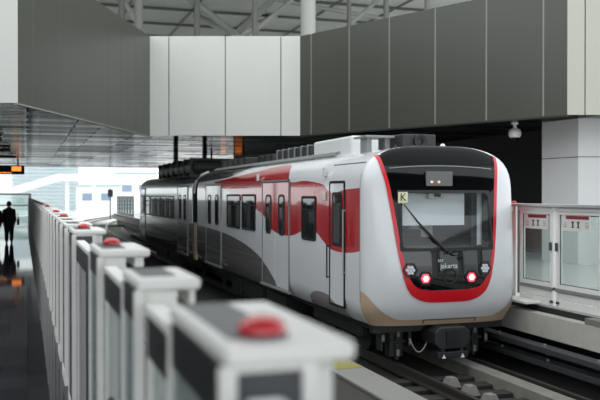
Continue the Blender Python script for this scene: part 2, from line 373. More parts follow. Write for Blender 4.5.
# ------------------------------------------------------------------ train
def half_w(z):
    if z > 1.9: return 1.39 * max(0.0, 1 - ((z - 1.9) / .78) ** 3) ** (1 / 3)
    if z < .1: return 1.39 - .15 * ((.1 - z) / .38) ** 2
    return 1.39
_dz = [-.28, -.1, .1, .4, .8, 1.4, 2.0, 2.4, 2.68]; _dd = [.30, .45, .52, .56, .55, .48, .38, .30, .22]
def nose_d(z):
    b = sum(np.interp(z + o, _dz, _dd) for o in (-.12, -.06, 0, .06, .12)) / 5
    return b * max(0.0, 1 - ((z + .28) / 2.96) ** 14) ** .5
def ny_(x, z, off=0.0):       # nose surface, x from the train centre line
    a = max(half_w(z), 1e-4); q = min(1.0, abs(x) / a)
    return NY - nose_d(z) * (max(0.0, 1 - q ** 2.8)) ** (1 / 2.8) - off
def NP(x, z, off=0.0): return (TX + x, ny_(x, z, off), z)
MO = -.05                     # the mask and what it carries sit a little towards the near side
def NM(x, z, off=0.0): return NP(x * .985 + MO, z, off)

train = thing('train', 'white and red light rail train with black rounded nose on the far track', 'train', (TX, NY, RZ))
def livery():
    m = mat('train_livery', (214, 216, 218), 0.16, 0.0, coat=0.7); nt = m.node_tree; b = nt.nodes['Principled BSDF']
    tc = nt.nodes.new('ShaderNodeTexCoord'); tc.object = train; sp = nt.nodes.new('ShaderNodeSeparateXYZ'); nt.links.new(tc.outputs['Object'], sp.inputs[0])
    def math_(op, a, bb):
        n = nt.nodes.new('ShaderNodeMath'); n.operation = op
        for i, v in enumerate((a, bb)):
            if isinstance(v, (int, float)): n.inputs[i].default_value = v
            else: nt.links.new(v, n.inputs[i])
        return n.outputs[0]
    sN = math_('DIVIDE', sp.outputs['Y'], 30.0); zz = math_('ADD', sp.outputs['Z'], RZ); zN = math_('DIVIDE', math_('ADD', zz, 1.0), 4.0)
    def curve(pts):
        n = nt.nodes.new('ShaderNodeFloatCurve'); c = n.mapping.curves[0]; n.mapping.use_clip = False
        P = [(s / 30, (z + 1) / 4) for s, z in pts]
        c.points[0].location = P[0]; c.points[-1].location = P[-1]
        for p in P[1:-1]: c.points.new(*p)
        n.mapping.update(); nt.links.new(sN, n.inputs['Value']); return n.outputs[0]
    lo = curve([(0, .93), (.7, .856), (1.28, .867), (1.85, 1.015), (2.36, 1.16), (2.9, 1.14), (3.97, 1.0), (5, 1.05), (5.9, 1.39), (7.2, 1.6), (9.4, 1.93), (11.3, 2.2), (13, 2.4), (15, 2.7), (30, 2.8)])
    hi = curve([(0, 1.965), (.7, 1.94), (1.28, 1.89), (1.85, 2.05), (2.4, 2.1), (2.9, 2.13), (3.85, 2.12), (4.1, 2.3), (4.6, 2.5), (7, 2.43), (8.8, 2.34), (11, 2.25), (13, 2.2), (30, 2.1)])
    gl = curve([(0, -.9), (.6, -.32), (1.2, -.05), (1.9, .05), (2.6, -.06), (3.2, -.5), (4.0, -.5), (5.0, .0), (6.5, .45), (8.5, .70), (11.5, .85), (30, .88)])
    tp = curve([(0, 2.9), (8.0, 2.9), (8.5, 2.5), (9.5, 2.36), (11, 2.3), (30, 2.3)])
    red = math_('MULTIPLY', math_('GREATER_THAN', zN, lo), math_('LESS_THAN', zN, hi))
    def mix(f, a, col):
        n = nt.nodes.new('ShaderNodeMix'); n.data_type = 'RGBA'; nt.links.new(f, n.inputs[0])
        if isinstance(a, tuple): n.inputs[6].default_value = a
        else: nt.links.new(a, n.inputs[6])
        n.inputs[7].default_value = lin(col); return n.outputs[2]
    c = mix(red, lin((216, 218, 220)), (168, 8, 24))
    g1 = math_('LESS_THAN', zN, gl)
    c = mix(math_('MULTIPLY', g1, math_('LESS_THAN', sN, 3.5 / 30)), c, (150, 142, 142))
    c = mix(math_('MULTIPLY', g1, math_('GREATER_THAN', sN, 3.5 / 30)), c, (108, 106, 106))
    c = mix(math_('GREATER_THAN', zN, tp), c, (66, 67, 68))
    nt.links.new(c, b.inputs['Base Color']); return m
M['livery'] = livery()
zs = [-.28, -.2, -.1, 0, .1, .6, 1.2, 1.9] + [1.9 + .78 * math.sin(PI / 2 * k / 14) for k in range(1, 14)] + [2.677]
ring0 = [(-half_w(z), z) for z in zs] + [(half_w(z), z) for z in reversed(zs)]
def body(name, y0, y1):
    mb = MB(); seg = 14
    rows = [[(TX + x, y0 + (y1 - y0) * k / seg, z) for x, z in ring0 + ring0[:1]] for k in range(seg + 1)]
    mb.grid(rows); mb.add(rows[-1][:-1], [tuple(range(len(ring0)))])
    if y0 > NY + 1: mb.add(rows[0][:-1], [tuple(range(len(ring0)))])
    return mb.build(name, M['livery'], train)
Y1, Y2, Y3 = 26.5, 27.4, 41.0
body('lead_car_body', NY, Y1)['label'] = 'leading car body, white with red wave and grey lower edge'
body('rear_car_body', Y2, Y3)['label'] = 'second car body, pale above and dark grey below'
# bellows between the cars
gb = MB()
for k in range(9):
    sc = .93 if k % 2 else .985
    y = Y1 + .02 + k * (Y2 - Y1 - .04) / 8
    r = [(TX + x * sc, y, .55 + (z - .55) * (.985 if k % 2 else 1.0)) for x, z in ring0 + ring0[:1]]
    if k: gb.grid([last, r], smooth=False)
    last = r
gb.build('gangway_bellows', M['black'], train)
MB().box(TX - 1.39, TX - 1.32, Y1 + .25, Y2 - .25, -.25, .95).build('gangway_skirt', M['beige'], train)['label'] = 'beige lower cover of the car joint'
MB().tube([(TX - half_w(z) - .004, Y1 + .5, z) for z in (1.9, 2.3, 2.5, 2.6)] , .05, 8).build('gangway_hoop', M['silver'], train)
# nose
zz = [-.28, -.22, -.16, -.1, -.03, .05, .15, .25, .35, .45, .55, .65, .75, .85, .93, 1.0, 1.2, 1.4, 1.6, 1.8, 1.94, 2.0, 2.1, 2.2, 2.3, 2.4, 2.47, 2.53, 2.58, 2.62, 2.645, 2.66, 2.67, 2.677, 2.68]
ts = [math.sin(PI / 2 * (-1 + 2 * k / 56)) for k in range(57)]
rows = [[NP(half_w(z) * t, z) for t in ts] for z in zz]
nm_ = MB().grid(rows, skip=lambda q: all(abs(p[0] - TX - MO) < .875 and .9 < p[2] < 1.97 for p in q))
nm_.add(rows[0], [tuple(range(len(rows[0])))])
nm_.build('nose_shell', M['nose_white'], train)
MB().tube([(TX - half_w(z) - .001, NY, z) for z in (-.2, .1, .8, 1.6, 2.0, 2.2)], .008, 6).build('body_seam', M['ac_grey'], train)
# mask outline pairs: outer (red) and inner (black)
def smooth_curve(p, n=6):
    out = []
    P = [p[0]] + p + [p[-1]]
    for i in range(1, len(P) - 2):
        a, b, c, d = [np.array(q) for q in P[i - 1:i + 3]]
        for k in range(n):
            t = k / n; out.append(tuple(.5 * ((2 * b) + (-a + c) * t + (2 * a - 5 * b + 4 * c - d) * t * t + (-a + 3 * b - 3 * c + d) * t ** 3)))
    return out + [tuple(p[-1])]
inn = smooth_curve([(1.07, 2.52), (1.02, 2.25), (.97, 2.0), (.905, 1.5), (.84, 1.0), (.775, .7), (.70, .5), (.58, .36), (.36, .305), (0, .30)])
out = smooth_curve([(1.13, 2.50), (1.085, 2.25), (1.035, 2.0), (.97, 1.5), (.905, 1.0), (.85, .7), (.785, .44), (.66, .23), (.40, .115), (0, .10)])
rim = MB()
for sgn in (-1, 1):
    rim.grid([[NM(sgn * (a[0] + (b[0] - a[0]) * k / 5), a[1] + (b[1] - a[1]) * k / 5, .014) for k in range(6)] for a, b in zip(inn, out)])
rim.build('red_mask_rim', M['red'], train)
def inner_half(z):
    h = [p[0] for p in inn][::-1]; q = [p[1] for p in inn][::-1]
    if z > 2.52: return min(1.07, half_w(z) * .94)
    return float(np.interp(z, q, h))
WX, WB, WT = .83, .97, 1.90
mk = MB()
def strip(z0, z1, f0, f1, nz, nx=30):
    mk.grid([[NM(f0(z) + (f1(z) - f0(z)) * k / nx, z, .009) for k in range(nx + 1)] for z in [z0 + (z1 - z0) * i / nz for i in range(nz + 1)]])
lh = lambda z: -inner_half(z) - .01; rh = lambda z: inner_half(z) + .01
strip(WT, 2.33, lh, rh, 14)
strip(WB, WT, lh, lambda z: -WX, 14, 6); strip(WB, WT, lambda z: WX, rh, 14, 6)
mk.build('black_front_mask', M['black_gloss'], train)
mk = MB(); strip(.302, WB, lh, rh, 24); mk.build('lower_front_mask', M['black_mirror'], train)  # same glass as the mask above, shine raised to force its bright reflections
mk = MB(); strip(2.33, 2.677, lh, rh, 24); mk.build('brow_panel', M['black_matte'], train)
# raised line across the brow
MB().tube([NM(x, 2.33 - .05 * x * x, .012) for x in np.linspace(-.95, .95, 21)], .012, 6).build('brow_line', M['ac_grey'], train)
# windscreen
pw = rrect(-WX + .02, WX - .02, WB + .02, WT - .02, .08, 6); po = rrect(-WX - .03, WX + .03, WB - .03, WT + .03, .03, 6)
gk = MB(); nn = len(pw)
def dens(P): 
    o = []
    for a, b in zip(P, P[1:] + P[:1]):
        k = max(1, int(math.dist(a, b) / .08)); o += [(a[0] + (b[0] - a[0]) * i / k, a[1] + (b[1] - a[1]) * i / k) for i in range(k)]
    return o
fo, fi, fb = [], [], []
dn = [max(1, int(max(math.dist(pw[i], pw[(i + 1) % nn]), math.dist(po[i], po[(i + 1) % nn])) / .08)) for i in range(nn)]
def dens2(P): return [(P[i][0] + (P[(i + 1) % nn][0] - P[i][0]) * k / dn[i], P[i][1] + (P[(i + 1) % nn][1] - P[i][1]) * k / dn[i]) for i in range(nn) for k in range(dn[i])]
A, B = dens2(po), dens2(pw)
gk.ring([NM(x, z, .016) for x, z in A], [NM(x, z, .016) for x, z in B], [NM(x, z, -.02) for x, z in A], [NM(x, z, -.02) for x, z in B])
gk.build('windscreen_gasket', M['black'], train)
ws = MB().grid([[NM(-WX + 2 * WX * k / 20, WB + (WT - WB) * i / 12, .004) for k in range(21)] for i in range(13)])
wsc = ws.build('windscreen', M['screen'], train)
# cab interior behind the glass
cab = MB()
cab.box(TX - 1.25, TX + 1.25, 13.5, 13.55, .5, 2.4).box(TX - 1.25, TX + 1.25, 12.6, 14.25, .5, .55)
cab.box(TX - 1.27, TX - 1.25, 12.75, 14.25, .5, 2.4).box(TX + 1.25, TX + 1.27, 12.75, 14.25, .5, 2.4).box(TX - 1.25, TX + 1.25, 12.65, 14.25, 2.38, 2.4)
cab.box(TX - .15, TX + .32, 13.46, 13.5, .55, 1.6, 1)
cab_o = cab.build('cab_interior', [M['cab_dark'], M['cab_pale']], train)
db = MB(); db.prism([(TX - 1.0, 12.55, .9), (TX - 1.0, 13.1, .9), (TX - 1.0, 13.1, 1.12), (TX - 1.0, 12.6, 1.0)], [(TX + 1.0, 12.55, .9), (TX + 1.0, 13.1, .9), (TX + 1.0, 13.1, 1.12), (TX + 1.0, 12.6, 1.0)])
db.build('dashboard', M['cab_dark'], train)
MB().box(TX - .72, TX + .42, 12.50, 12.515, 1.36, 1.93).box(TX - .72, TX + .42, 12.495, 12.52, 1.345, 1.365).build('sun_blind', M['blind'], train)
st = MB().box(TX - .45, TX - .02, 13.2, 13.3, .8, 1.25).box(TX - .45, TX - .02, 13.0, 13.35, .7, .85); st.build('driver_seat', M['black'], train, bevel=.05)
MB().box(TX + .60, TX + .66, 12.56, 12.62, .98, 1.9).build('cab_pillar', M['cab_dark'], train)
MB().grid([[(TX + .74 + .04 * math.sin(k * .9), 12.52 + .01 * k, z) for k in range(6)] for z in (1.0, 1.9)]).build('cab_curtain', M['blind'], train)
cb = MB().box(TX - .30, TX - .02, 12.40, 12.47, 1.79, 1.90); cbo = cb.build('cab_camera_box', M['bulk_white'], train, bevel=.01)
MB().box(TX - .20, TX - .08, 12.385, 12.40, 1.82, 1.875).build('camera_window', M['black'], cbo)
# destination display, card
yd = ny_(-.12, 2.08, .012)
dd = MB(); plate(dd, front(yd + .03), (TX - .38, TX + .10, 2.00, 2.24), 0, .045, .01); ddo = dd.build('destination_display', M['display'], train)
for lx in (-.28, -.15):
    ci = [(TX + lx + .026 * math.cos(a), 2.065 + .022 * math.sin(a)) for a in np.linspace(0, 2 * PI, 11)[:-1]]
    MB().prism([(p[0], yd - .018, p[1]) for p in ci], [(p[0], yd - .012, p[1]) for p in ci]).build('display_light', M['led_amber'], ddo)
yk = ny_(-.80, 1.82, .02)
cdp = MB().box(TX - .89, TX - .72, yk - .004, yk + .004, 1.72, 1.90).build('letter_card', M['yellowish'], train)
text('card_letter', 'K', .17, (TX - .805, yk - .008, 1.81), (PI / 2, 0, 0), M['ink'], cdp)
# wiper
wp = MB().tube([NM(-.77, 1.70, .05), NM(-.56, 1.42, .055), NM(-.27, 1.12, .05), NM(-.08, .95, .04)], [.008, .016, .026, .022], 8)
wpo = wp.build('wiper', M['black'], train)
MB().tube([NM(-.02, .93, .04), NM(.06, .87, .05), NM(.2, .86, .05), NM(.22, .93, .04), NM(.06, .95, .04), NM(-.04, .90, .04)], .011, 8).build('wiper_linkage', M['black'], wpo)
# lamps
def hexp(cx, cz, r, rot=0): return [(cx + r * math.cos(rot + k * PI / 3), cz + r * math.sin(rot + k * PI / 3)) for k in range(6)]
for sx in (-1, 1):
    for kind, x, z, r in (('headlight', .69, .64, .13), ('tail_light', .43, .50, .13)):
        x = x - .03 * (sx > 0); X = TX + sx * x + MO; y = ny_(sx * x + MO, z, .012)
        h = MB(); a = hexp(X, z, r, PI / 6 if False else 0); b = hexp(X, z, r * .78)
        yo = [ny_(p[0] - TX, p[1], .025) for p in a]; yi = [ny_(p[0] - TX, p[1], .025) for p in b]
        h.ring([(p[0], q, p[1]) for p, q in zip(a, yo)], [(p[0], q, p[1]) for p, q in zip(b, yi)], [(p[0], q + .04, p[1]) for p, q in zip(a, yo)], [(p[0], q + .04, p[1]) for p, q in zip(b, yi)])
        ho = h.build(kind, M['black'], train)
        l = MB()
        if kind == 'headlight':
            for k in range(7):
                aa = k * PI / 3; rr = 0 if k == 6 else .052
                l.prism([(X + rr * math.cos(aa) + .025 * math.cos(t), ny_(sx * x, z, .034) , z + rr * math.sin(aa) + .025 * math.sin(t)) for t in np.linspace(0, 2 * PI, 11)[:-1]],
                        [(X + rr * math.cos(aa) + .025 * math.cos(t), ny_(sx * x, z, -.03), z + rr * math.sin(aa) + .025 * math.sin(t)) for t in np.linspace(0, 2 * PI, 11)[:-1]])
            l.build('lens', M['lamp_white'], ho)
        else:
            a = hexp(X, z, .082); l.prism([(p[0], y - .012, p[1]) for p in a], [(p[0], y + .02, p[1]) for p in a]); l.build('lens', M['lamp_red'], ho)
            l = MB(); a = hexp(X, z, .052); l.prism([(p[0], y - .018, p[1]) for p in a], [(p[0], y - .011, p[1]) for p in a]); l.build('lamp_core', M['lamp_core'], ho)
yh = ny_(0, .56, .02)
hc = [(TX + MO + .13 * math.cos(t), .53 + .13 * math.sin(t)) for t in np.linspace(0, 2 * PI, 25)[:-1]]; hi_ = [(TX + MO + .105 * math.cos(t), .53 + .105 * math.sin(t)) for t in np.linspace(0, 2 * PI, 25)[:-1]]
MB().ring([(p[0], yh, p[1]) for p in hc], [(p[0], yh, p[1]) for p in hi_], [(p[0], yh + .03, p[1]) for p in hc], [(p[0], yh + .03, p[1]) for p in hi_]).prism([(p[0], yh + .012, p[1]) for p in hi_], [(p[0], yh + .03, p[1]) for p in hi_], 0).build('coupler_cap', M['black'], train)
yt = ny_(0, .70, .03)
text('wordmark', 'jakarta', .115, (TX + MO - .02, yt, .695), (PI / 2, 0, 0), M['white_ink'], train)
text('small_wordmark', 'LRT', .06, (TX + MO - .17, yt + .002, .785), (PI / 2, 0, 0), M['white_ink'], train)
# beige skirt round the bottom of the nose
def zb(x): return -.185 + .54 * (max(0, abs(x) - .78) / .61) ** 2.2
sk = []
for j in range(9):
    row = []
    for t in ts:
        z = -.285 + (zb(half_w(-.1) * t) + .285) * j / 8
        x = half_w(max(z, -.28)) * t * 1.004; row.append((TX + x, ny_(x, max(z, -.28), .010), z))
    sk.append(row)
sko = MB().grid(sk).build('nose_skirt', M['beige'], train); sko['label'] = 'beige lower skirt of the train nose'
ps = MB().grid([[NP(x, z, .022) for x in np.linspace(-.42, .52, 24)] for z in (-.265, -.2)]).build('skirt_hatch', M['beige'], sko)
MB().tube([NP(x, -.195, .022) for x in np.linspace(-.43, .53, 24)], .008, 6).tube([NP(-.43, -.195, .022), NP(-.43, -.26, .022)], .008, 6).tube([NP(.53, -.195, .022), NP(.53, -.26, .022)], .008, 6).build('hatch_edge', M['dark_metal'], sko)
# side features
XS = TX - 1.39
SD = side(XS)
def window(y0, y1, z0, z1, parent=train, bar=None, rad=.07, name='window'):
    mb = MB(); ringf(mb, SD, (y0, y1, z0, z1), .05, -.02, .018, rad)
    if bar: mb.box(XS - .016, XS + .01, y0 + .04, y1 - .04, bar - .02, bar + .02)
    f = mb.build(name, M['black'], parent)
    g = MB(); plate(g, SD, (y0 + .03, y1 - .03, z0 + .03, z1 - .03), -.01, .008, rad * .7); g.build('pane', M['train_glass'], f)
    return f
def doorpair(y0, y1, z0=-.15, z1=2.12, gapw=.012):
    ym = (y0 + y1) / 2
    for a, b in ((y0, ym - gapw), (ym + gapw, y1)):
        mb = MB(); plate(mb, SD, (a, b, z0, z1), -.02, .014, .02); d = mb.build('passenger_door_leaf', M['livery'], train, bevel=.004)
        ym2 = (a + b) / 2
        mb = MB(); ringf(mb, SD, (ym2 - .22, ym2 + .22, .98, 1.86), .045, .0, .026, .12); mb.build('door_window_frame', M['black'], d)
        mb = MB(); plate(mb, SD, (ym2 - .19, ym2 + .19, 1.01, 1.83), .0, .019, .09); mb.build('pane', M['train_glass'], d)
    fr = MB(); fr.box(XS - .022, XS, y0 - .05, y0 - .01, z0, z1 + .06).box(XS - .022, XS, y1 + .01, y1 + .05, z0, z1 + .06).box(XS - .022, XS, y0 - .05, y1 + .05, z1 + .02, z1 + .06)
    fr.box(XS - .05, XS + .02, y0 - .1, y1 + .1, z0 - .06, z0 - .015)
    fr.build('door_frame', M['ac_grey'], train)
window(14.9, 15.75, .97, 1.83, bar=1.56)
doorpair(16.62, 18.62)
window(19.3, 20.62, .98, 1.87, bar=1.60); window(20.80, 22.3, .98, 1.87, bar=1.60)
doorpair(23.05, 25.05)
for y in (28.2,): doorpair(y, y + 1.9)
for k in range(5): window(31.0 + k * 1.62, 32.3 + k * 1.62, .95, 1.82, bar=1.58)
doorpair(39.0, 40.4)
# cab door
mb = MB(); plate(mb, SD, (13.42, 14.10, -.08, 2.06), -.02, .010, .03); cdoor = mb.build('cab_door', M['livery'], train)
mb = MB(); ringf(mb, SD, (13.38, 14.14, -.12, 2.10), .045, -.01, .016, .05); mb.build('door_seal', M['black'], cdoor)
mb = MB(); ringf(mb, SD, (13.50, 13.98, .95, 1.90), .05, .0, .022, .08); mb.build('door_window_frame', M['black'], cdoor)
mb = MB(); plate(mb, SD, (13.53, 13.95, .98, 1.87), .0, .018, .06); mb.build('pane', M['train_glass'], cdoor)
MB().tube([(XS - .05, 14.17, .35), (XS - .05, 14.17, .95)], .014, 8).tube([(XS + .01, 14.17, .37), (XS - .05, 14.17, .37)], .012, 8).tube([(XS + .01, 14.17, .93), (XS - .05, 14.17, .93)], .012, 8).build('grab_rail', M['black'], train)
MB().tube([(XS - .05, 13.36, .5), (XS - .05, 13.36, 1.6)], .014, 8).tube([(XS + .01, 13.36, .52), (XS - .05, 13.36, .52)], .012, 8).tube([(XS + .01, 13.36, 1.58), (XS - .05, 13.36, 1.58)], .012, 8).build('grab_rail', M['silver'], train)
for y, z in ((14.35, 1.75), (19.0, 2.18), (14.35, 2.2)):
    MB().box(XS - .03, XS + .01, y, y + .12, z, z + .16).build('side_lamp', M['ac_white'], train, bevel=.01)
# roof equipment
def ac(name, x0, x1, y0, y1, z0, z1, m, bev=.05, ribs=0):
    o = MB().box(TX + x0, TX + x1, y0, y1, z0, z1).build(name, m, train, bevel=bev)
    if ribs:
        for k in range(ribs):
            y = y0 + .12 + (y1 - y0 - .24) * k / (ribs - 1)
            MB().box(TX + x0 - .02, TX + x1 + .02, y - .03, y + .03, z0, z1 + .02).build('rib', M['ac_grey'] if z1 > 2.9 and z1 < 3 else M['black'], o)
    return o
ac('roof_air_conditioner', -.75, .75, 14.7, 16.9, 2.58, 2.98, M['ac_white'])['label'] = 'white roof air conditioner box'
ac('roof_equipment_box', -.7, .7, 17.3, 19.9, 2.58, 2.94, M['dark_metal'], .02, 6)
ac('roof_equipment_box', -.6, .6, 20.6, 22.0, 2.58, 2.9, M['dark_metal'], .02, 3)
ac('roof_equipment_box', -.8, .5, 22.6, 25.6, 2.6, 2.9, M['dark_metal'], .02, 5)
o = ac('roof_air_conditioner', -.85, .85, 30.5, 38.5, 2.58, 3.2, M['black'], .25, 7); o['label'] = 'long black roof air conditioner on the second car'
pipe = MB()
for dx, dz in ((-.95, 2.62), (-.88, 2.66)): pipe.tube([(TX + dx, 15, dz), (TX + dx, 26, dz)], .03, 8)
pipe.build('roof_conduit', M['ac_grey'], train)
hb = MB().box(TX - .35, TX + .30, 13.3, 14.0, 2.64, 2.92).build('horn_box', M['dark_metal'], train, bevel=.02)
hr = [(TX - .02 + .12 * math.cos(t), 2.79 + .12 * math.sin(t)) for t in np.linspace(0, 2 * PI, 21)[:-1]]; hr2 = [(TX - .02 + .06 * math.cos(t), 2.79 + .06 * math.sin(t)) for t in np.linspace(0, 2 * PI, 21)[:-1]]
MB().ring([(p[0], 13.24, p[1]) for p in hr], [(p[0], 13.27, p[1]) for p in hr2], [(p[0], 13.31, p[1]) for p in hr], [(p[0], 13.31, p[1]) for p in hr2]).build('horn', M['black'], hb)
MB().box(TX - .95, TX - .40, 13.5, 14.1, 2.86, 2.90).box(TX - .9, TX - .8, 13.6, 13.9, 2.5, 2.87).box(TX - .55, TX - .45, 13.6, 13.9, 2.6, 2.87).build('antenna_plate', M['ac_grey'], train, bevel=.01)
MB().lathe((TX + .25, 12.95, 2.655), [(.045, 0), (.045, .05), (.03, .075), (.005, .085)], 14).build('roof_beacon', M['ac_white'], train)
MB().lathe((TX - .62, 13.0, 2.63), [(.04, 0), (.03, .04), (.012, .05), (.012, .09)], 14).build('antenna', M['dark_metal'], train)
# running gear
uf = MB()
uf.box(TX - 1.1, TX + 1.1, 13.0, 26.3, -.42, -.27).box(TX - 1.1, TX + 1.1, 27.6, 40.8, -.42, -.27)
for y0, y1 in ((17.6, 19.2), (19.6, 21.4), (21.8, 22.8), (31.5, 33.5), (34, 36.5)): uf.box(TX - 1.15, TX + 1.15, y0, y1, -.78, -.4)
uf.build('underframe', M['dark_metal'], train, bevel=.02)
for yb in (14.9, 24.4, 29.4, 38.6):
    bo = MB().box(TX - 1.0, TX - .85, yb - 1.3, yb + 1.3, -.66, -.45).box(TX + .85, TX + 1.0, yb - 1.3, yb + 1.3, -.66, -.45).box(TX - .9, TX + .9, yb - .2, yb + .2, -.7, -.42).build('bogie_frame', M['dark_metal'], train, bevel=.03)
    for dy in (-.9, .9):
        for sx in (-1, 1):
            x = TX + sx * .72; wv = MB(); n = 28
            a = [(x - .07, yb + dy + .38 * math.cos(2 * PI * k / n), RZ + .38 + .38 * math.sin(2 * PI * k / n)) for k in range(n)]
            b = [(x + .07, p[1], p[2]) for p in a]; wv.prism(a, b).build('wheel', M['dark_metal'], bo)
# coupler and the gear below the nose
cp = MB(); yc = 12.12
oc = [(TX + x, z) for x, z in ((-.22, -.30), (.22, -.30), (.32, -.38), (.32, -.56), (.22, -.66), (-.22, -.66), (-.32, -.56), (-.32, -.38))]
cp.prism([(p[0], yc, p[1]) for p in oc], [(p[0], yc + .5, p[1]) for p in oc]).box(TX - .12, TX + .12, yc + .4, 13.6, -.56, -.40)
cpo = cp.build('coupler', M['dark_metal'], train, bevel=.02)
MB().box(TX - .12, TX + .12, yc - .025, yc, -.58, -.36).build('coupler_face', M['black'], cpo)
MB().box(TX - .28, TX + .28, yc - .02, yc + .12, -.80, -.70).box(TX - .2, TX - .14, yc, yc + .1, -.7, -.66).box(TX + .14, TX + .2, yc, yc + .1, -.7, -.66).build('contact_box', M['dark_metal'], cpo, bevel=.01)
for sx in (-1, 1):
    x = TX + sx * .17; MB().prism([(x - .035, yc - .03, -.80), (x + .035, yc - .03, -.80), (x, yc - .03, -.735)], [(x - .035, yc - .018, -.80), (x + .035, yc - .018, -.80), (x, yc - .018, -.735)]).build('white_pointer', M['white_ink'], cpo)
for sx in (-1, 1):
    g = MB(); x = TX + sx * .72
    g.box(x - .12, x + .12, 12.75, 12.95, -.86, -.28).box(x - .15, x + .15, 12.70, 12.76, -.62, -.58).box(x - .03, x + .03, 12.7, 12.75, -.9, -.5).box(x - .3, x - .26, 12.7, 12.9, -.74, -.28).box(x + .2, x + .26, 12.7, 12.9, -.7, -.28)
    g.build('obstacle_deflector', M['dark_metal'], train, bevel=.01)
    for dx, z in ((-.27, -.52), (0, -.46), (.0, -.78), (.22, -.6)): 
        MB().box(x + dx - .02, x + dx + .02, 12.66, 12.70, z - .05, z + .05).build('bolt_plate', M['ac_grey'], train)
MB().box(TX - 1.2, TX + 1.2, 12.6, 12.75, -.42, -.28).build('buffer_beam', M['dark_metal'], train)
MB().tube([(TX - .62 + .38 * t, 12.45, -.32 - .42 * math.sin(PI * min(1, .15 + t * .75)) ) for t in np.linspace(0, 1, 14)], .010, 6).build('jumper_cable', M['cable'], train)

# ------------------------------------------------------------------ left platform screen gates
GX = .335
def dome(c, parent, m=None):
    x, y, z = c
    b = MB().lathe((x, y, z), [(.053, 0), (.053, .006), (.045, .009)], 24).build('dome_base', M['dark_panel'], parent)
    MB().lathe((x, y, z + .012), [(.048, -.004), (.048, .008), (.042, .018), (.030, .026), (.014, .030), (.003, .031)], 24).build('dome_light', M['red_dome'], parent)['label'] = 'red dome light'
def gate_x(y): return GX - .006 * max(0, y - 20)
def pedestal(y0, L, has, label, x=GX, mir=False, H=1.57, lw=.27, slim=False):
    t = thing('gate_pedestal', label, 'gate pedestal', (x, y0, 0), 'gate pedestals of the left platform' if not mir else 'gate pedestals of the right platform')
    def X(a): return x + (a if not mir else -a + .26)
    def bx(mb, a, b, *r): return mb.box(X(a), X(b), *r)
    f = MB()
    for ya in (y0, y0 + L - .03):
        bx(f, 0, .034, ya, ya + .022, 0, H - .04)
        if not slim or ya > y0: bx(f, .161, .195, ya, ya + .03, 0, H - .04)
    if not slim: bx(f, .034, .161, y0 + .002, y0 + .03, H - .052, H - .041)
    bx(f, .034, .161, y0 + .002, y0 + .03, 0, .08); bx(f, .034, .161, y0 + L - .03, y0 + L - .002, H - .09, H - .041)
    bx(f, .002, .02, y0 + .03, y0 + L - .03, 0, .12)
    f.build('frame', M['white_alu'], t, bevel=.004)
    c = MB()
    if slim: bx(c, .036, .15, y0 + .03, y0 + .26, H - .13, H - .041); c.build('drive_box', M['white_alu'], t, bevel=.006)
    else: bx(c, .035, .160, y0 + .008, y0 + .02, .07, H - .053); c.build('end_panel', M['dark_panel'], t)
    c = MB()
    if not slim: bx(c, .178, .19, y0 + .02, y0 + L - .02, .02, H - .05); c.build('track_side_panel', M['glass'] if y0 < 6 else M['white_alu'], t)
    c = MB(); bx(c, .008, .02, y0 + .028, y0 + L - .028, H - .15, H - .045); c.build('header_band', M['black'], t)
    c = MB(); bx(c, .010, .018, y0 + .028, y0 + L - .028, .11, H - .148); c.build('pane' if y0 < 6 else 'side_panel', M['glass'] if y0 < 6 else M['dark_panel'], t)
    l = MB(); bx(l, .008, lw, y0 - .005, y0 + L + .01, H - .042, H); lo_ = l.build('lid', M['white_alu'], t, bevel=.014)
    s = MB(); bx(s, .034, .155, y0 + .07, y0 + L - .01, H - .01, H + .0015); s.build('lid_strip', M['lid_strip'], lo_)
    k = MB(); bx(k, .197, min(.245, lw - .008), y0 + .06, y0 + .30, H - (.10 if slim else .15), H - .043); k.build('bracket_box', M['white_alu'], t, bevel=.006)
    k = MB(); bx(k, .20, .225, y0 + .33, y0 + L - .06, H - .10, H - .043); k.build('bracket_box', M['white_alu'], t, bevel=.006)
    if has: dome((X(.105), y0 + has, H + .0015), t)
    return t
def leaf(y0, y1, label, n, x=GX):
    t = thing('platform_gate', label, 'platform gate', (x, y0, 0), 'glass gate panels of the left platform')
    x0 = x + .035
    f = MB().box(x0, x0 + .05, y0, y0 + .025, 0, 1.46).box(x0, x0 + .05, y1 - .025, y1, 0, 1.46).box(x0 + .002, x0 + .048, y0 + .04, y1 - .04, 0, .14).box(x0 - .005, x0 + .06, y0, y1, 1.46, 1.49)
    f.build('frame', M['white_alu'], t, bevel=.005)
    MB().box(x0 - .002, x0 + .036, y0 + .041, y1 - .041, 1.33, 1.459).build('header_band', M['black'], t)
    MB().box(x0 + .02, x0 + .03, y0 + .03, y1 - .03, .13, 1.335).build('pane', M['glass' if y0 < 5 else 'dim_glass'], t)
    if n == 1:
        MB().box(x0 + .008, x0 + .013, y0 + .25, y0 + .33, 1.10, 1.30).build('sticker', M['brown'], t)['label'] = 'brown sticker'  # small brown patch on the glass
        MB().tube([(x0 - .01, y0 + .62, .92), (x0 - .03, y0 + .50, .86), (x0 - .01, y0 + .38, .80)], .014, 8).build('release_handle', M['black'], t)
    if n == 0:
        MB().box(x0 + .016, x0 + .021, y0 + .3, y0 + .36, .95, 1.12).build('sticker', M['blue'], t)['label'] = 'blue sticker'  # small blue patch on the glass
    return t
units = [(1.50, .62, .09), (2.80, .42, 0), (4.36, .62, .33), (6.9, .66, .2), (8.35, .6, 0), (9.6, .6, 0), (10.85, .66, .2), (12.3, .6, 0), (13.85, .66, .2), (15.6, .6, 0), (17.0, .6, 0), (18.5, .6, 0), (20.1, .66, .2)]
y = 22.0
while y < 74: units.append((y, .6, .2 if len(units) % 3 == 0 else 0)); y += 2.0
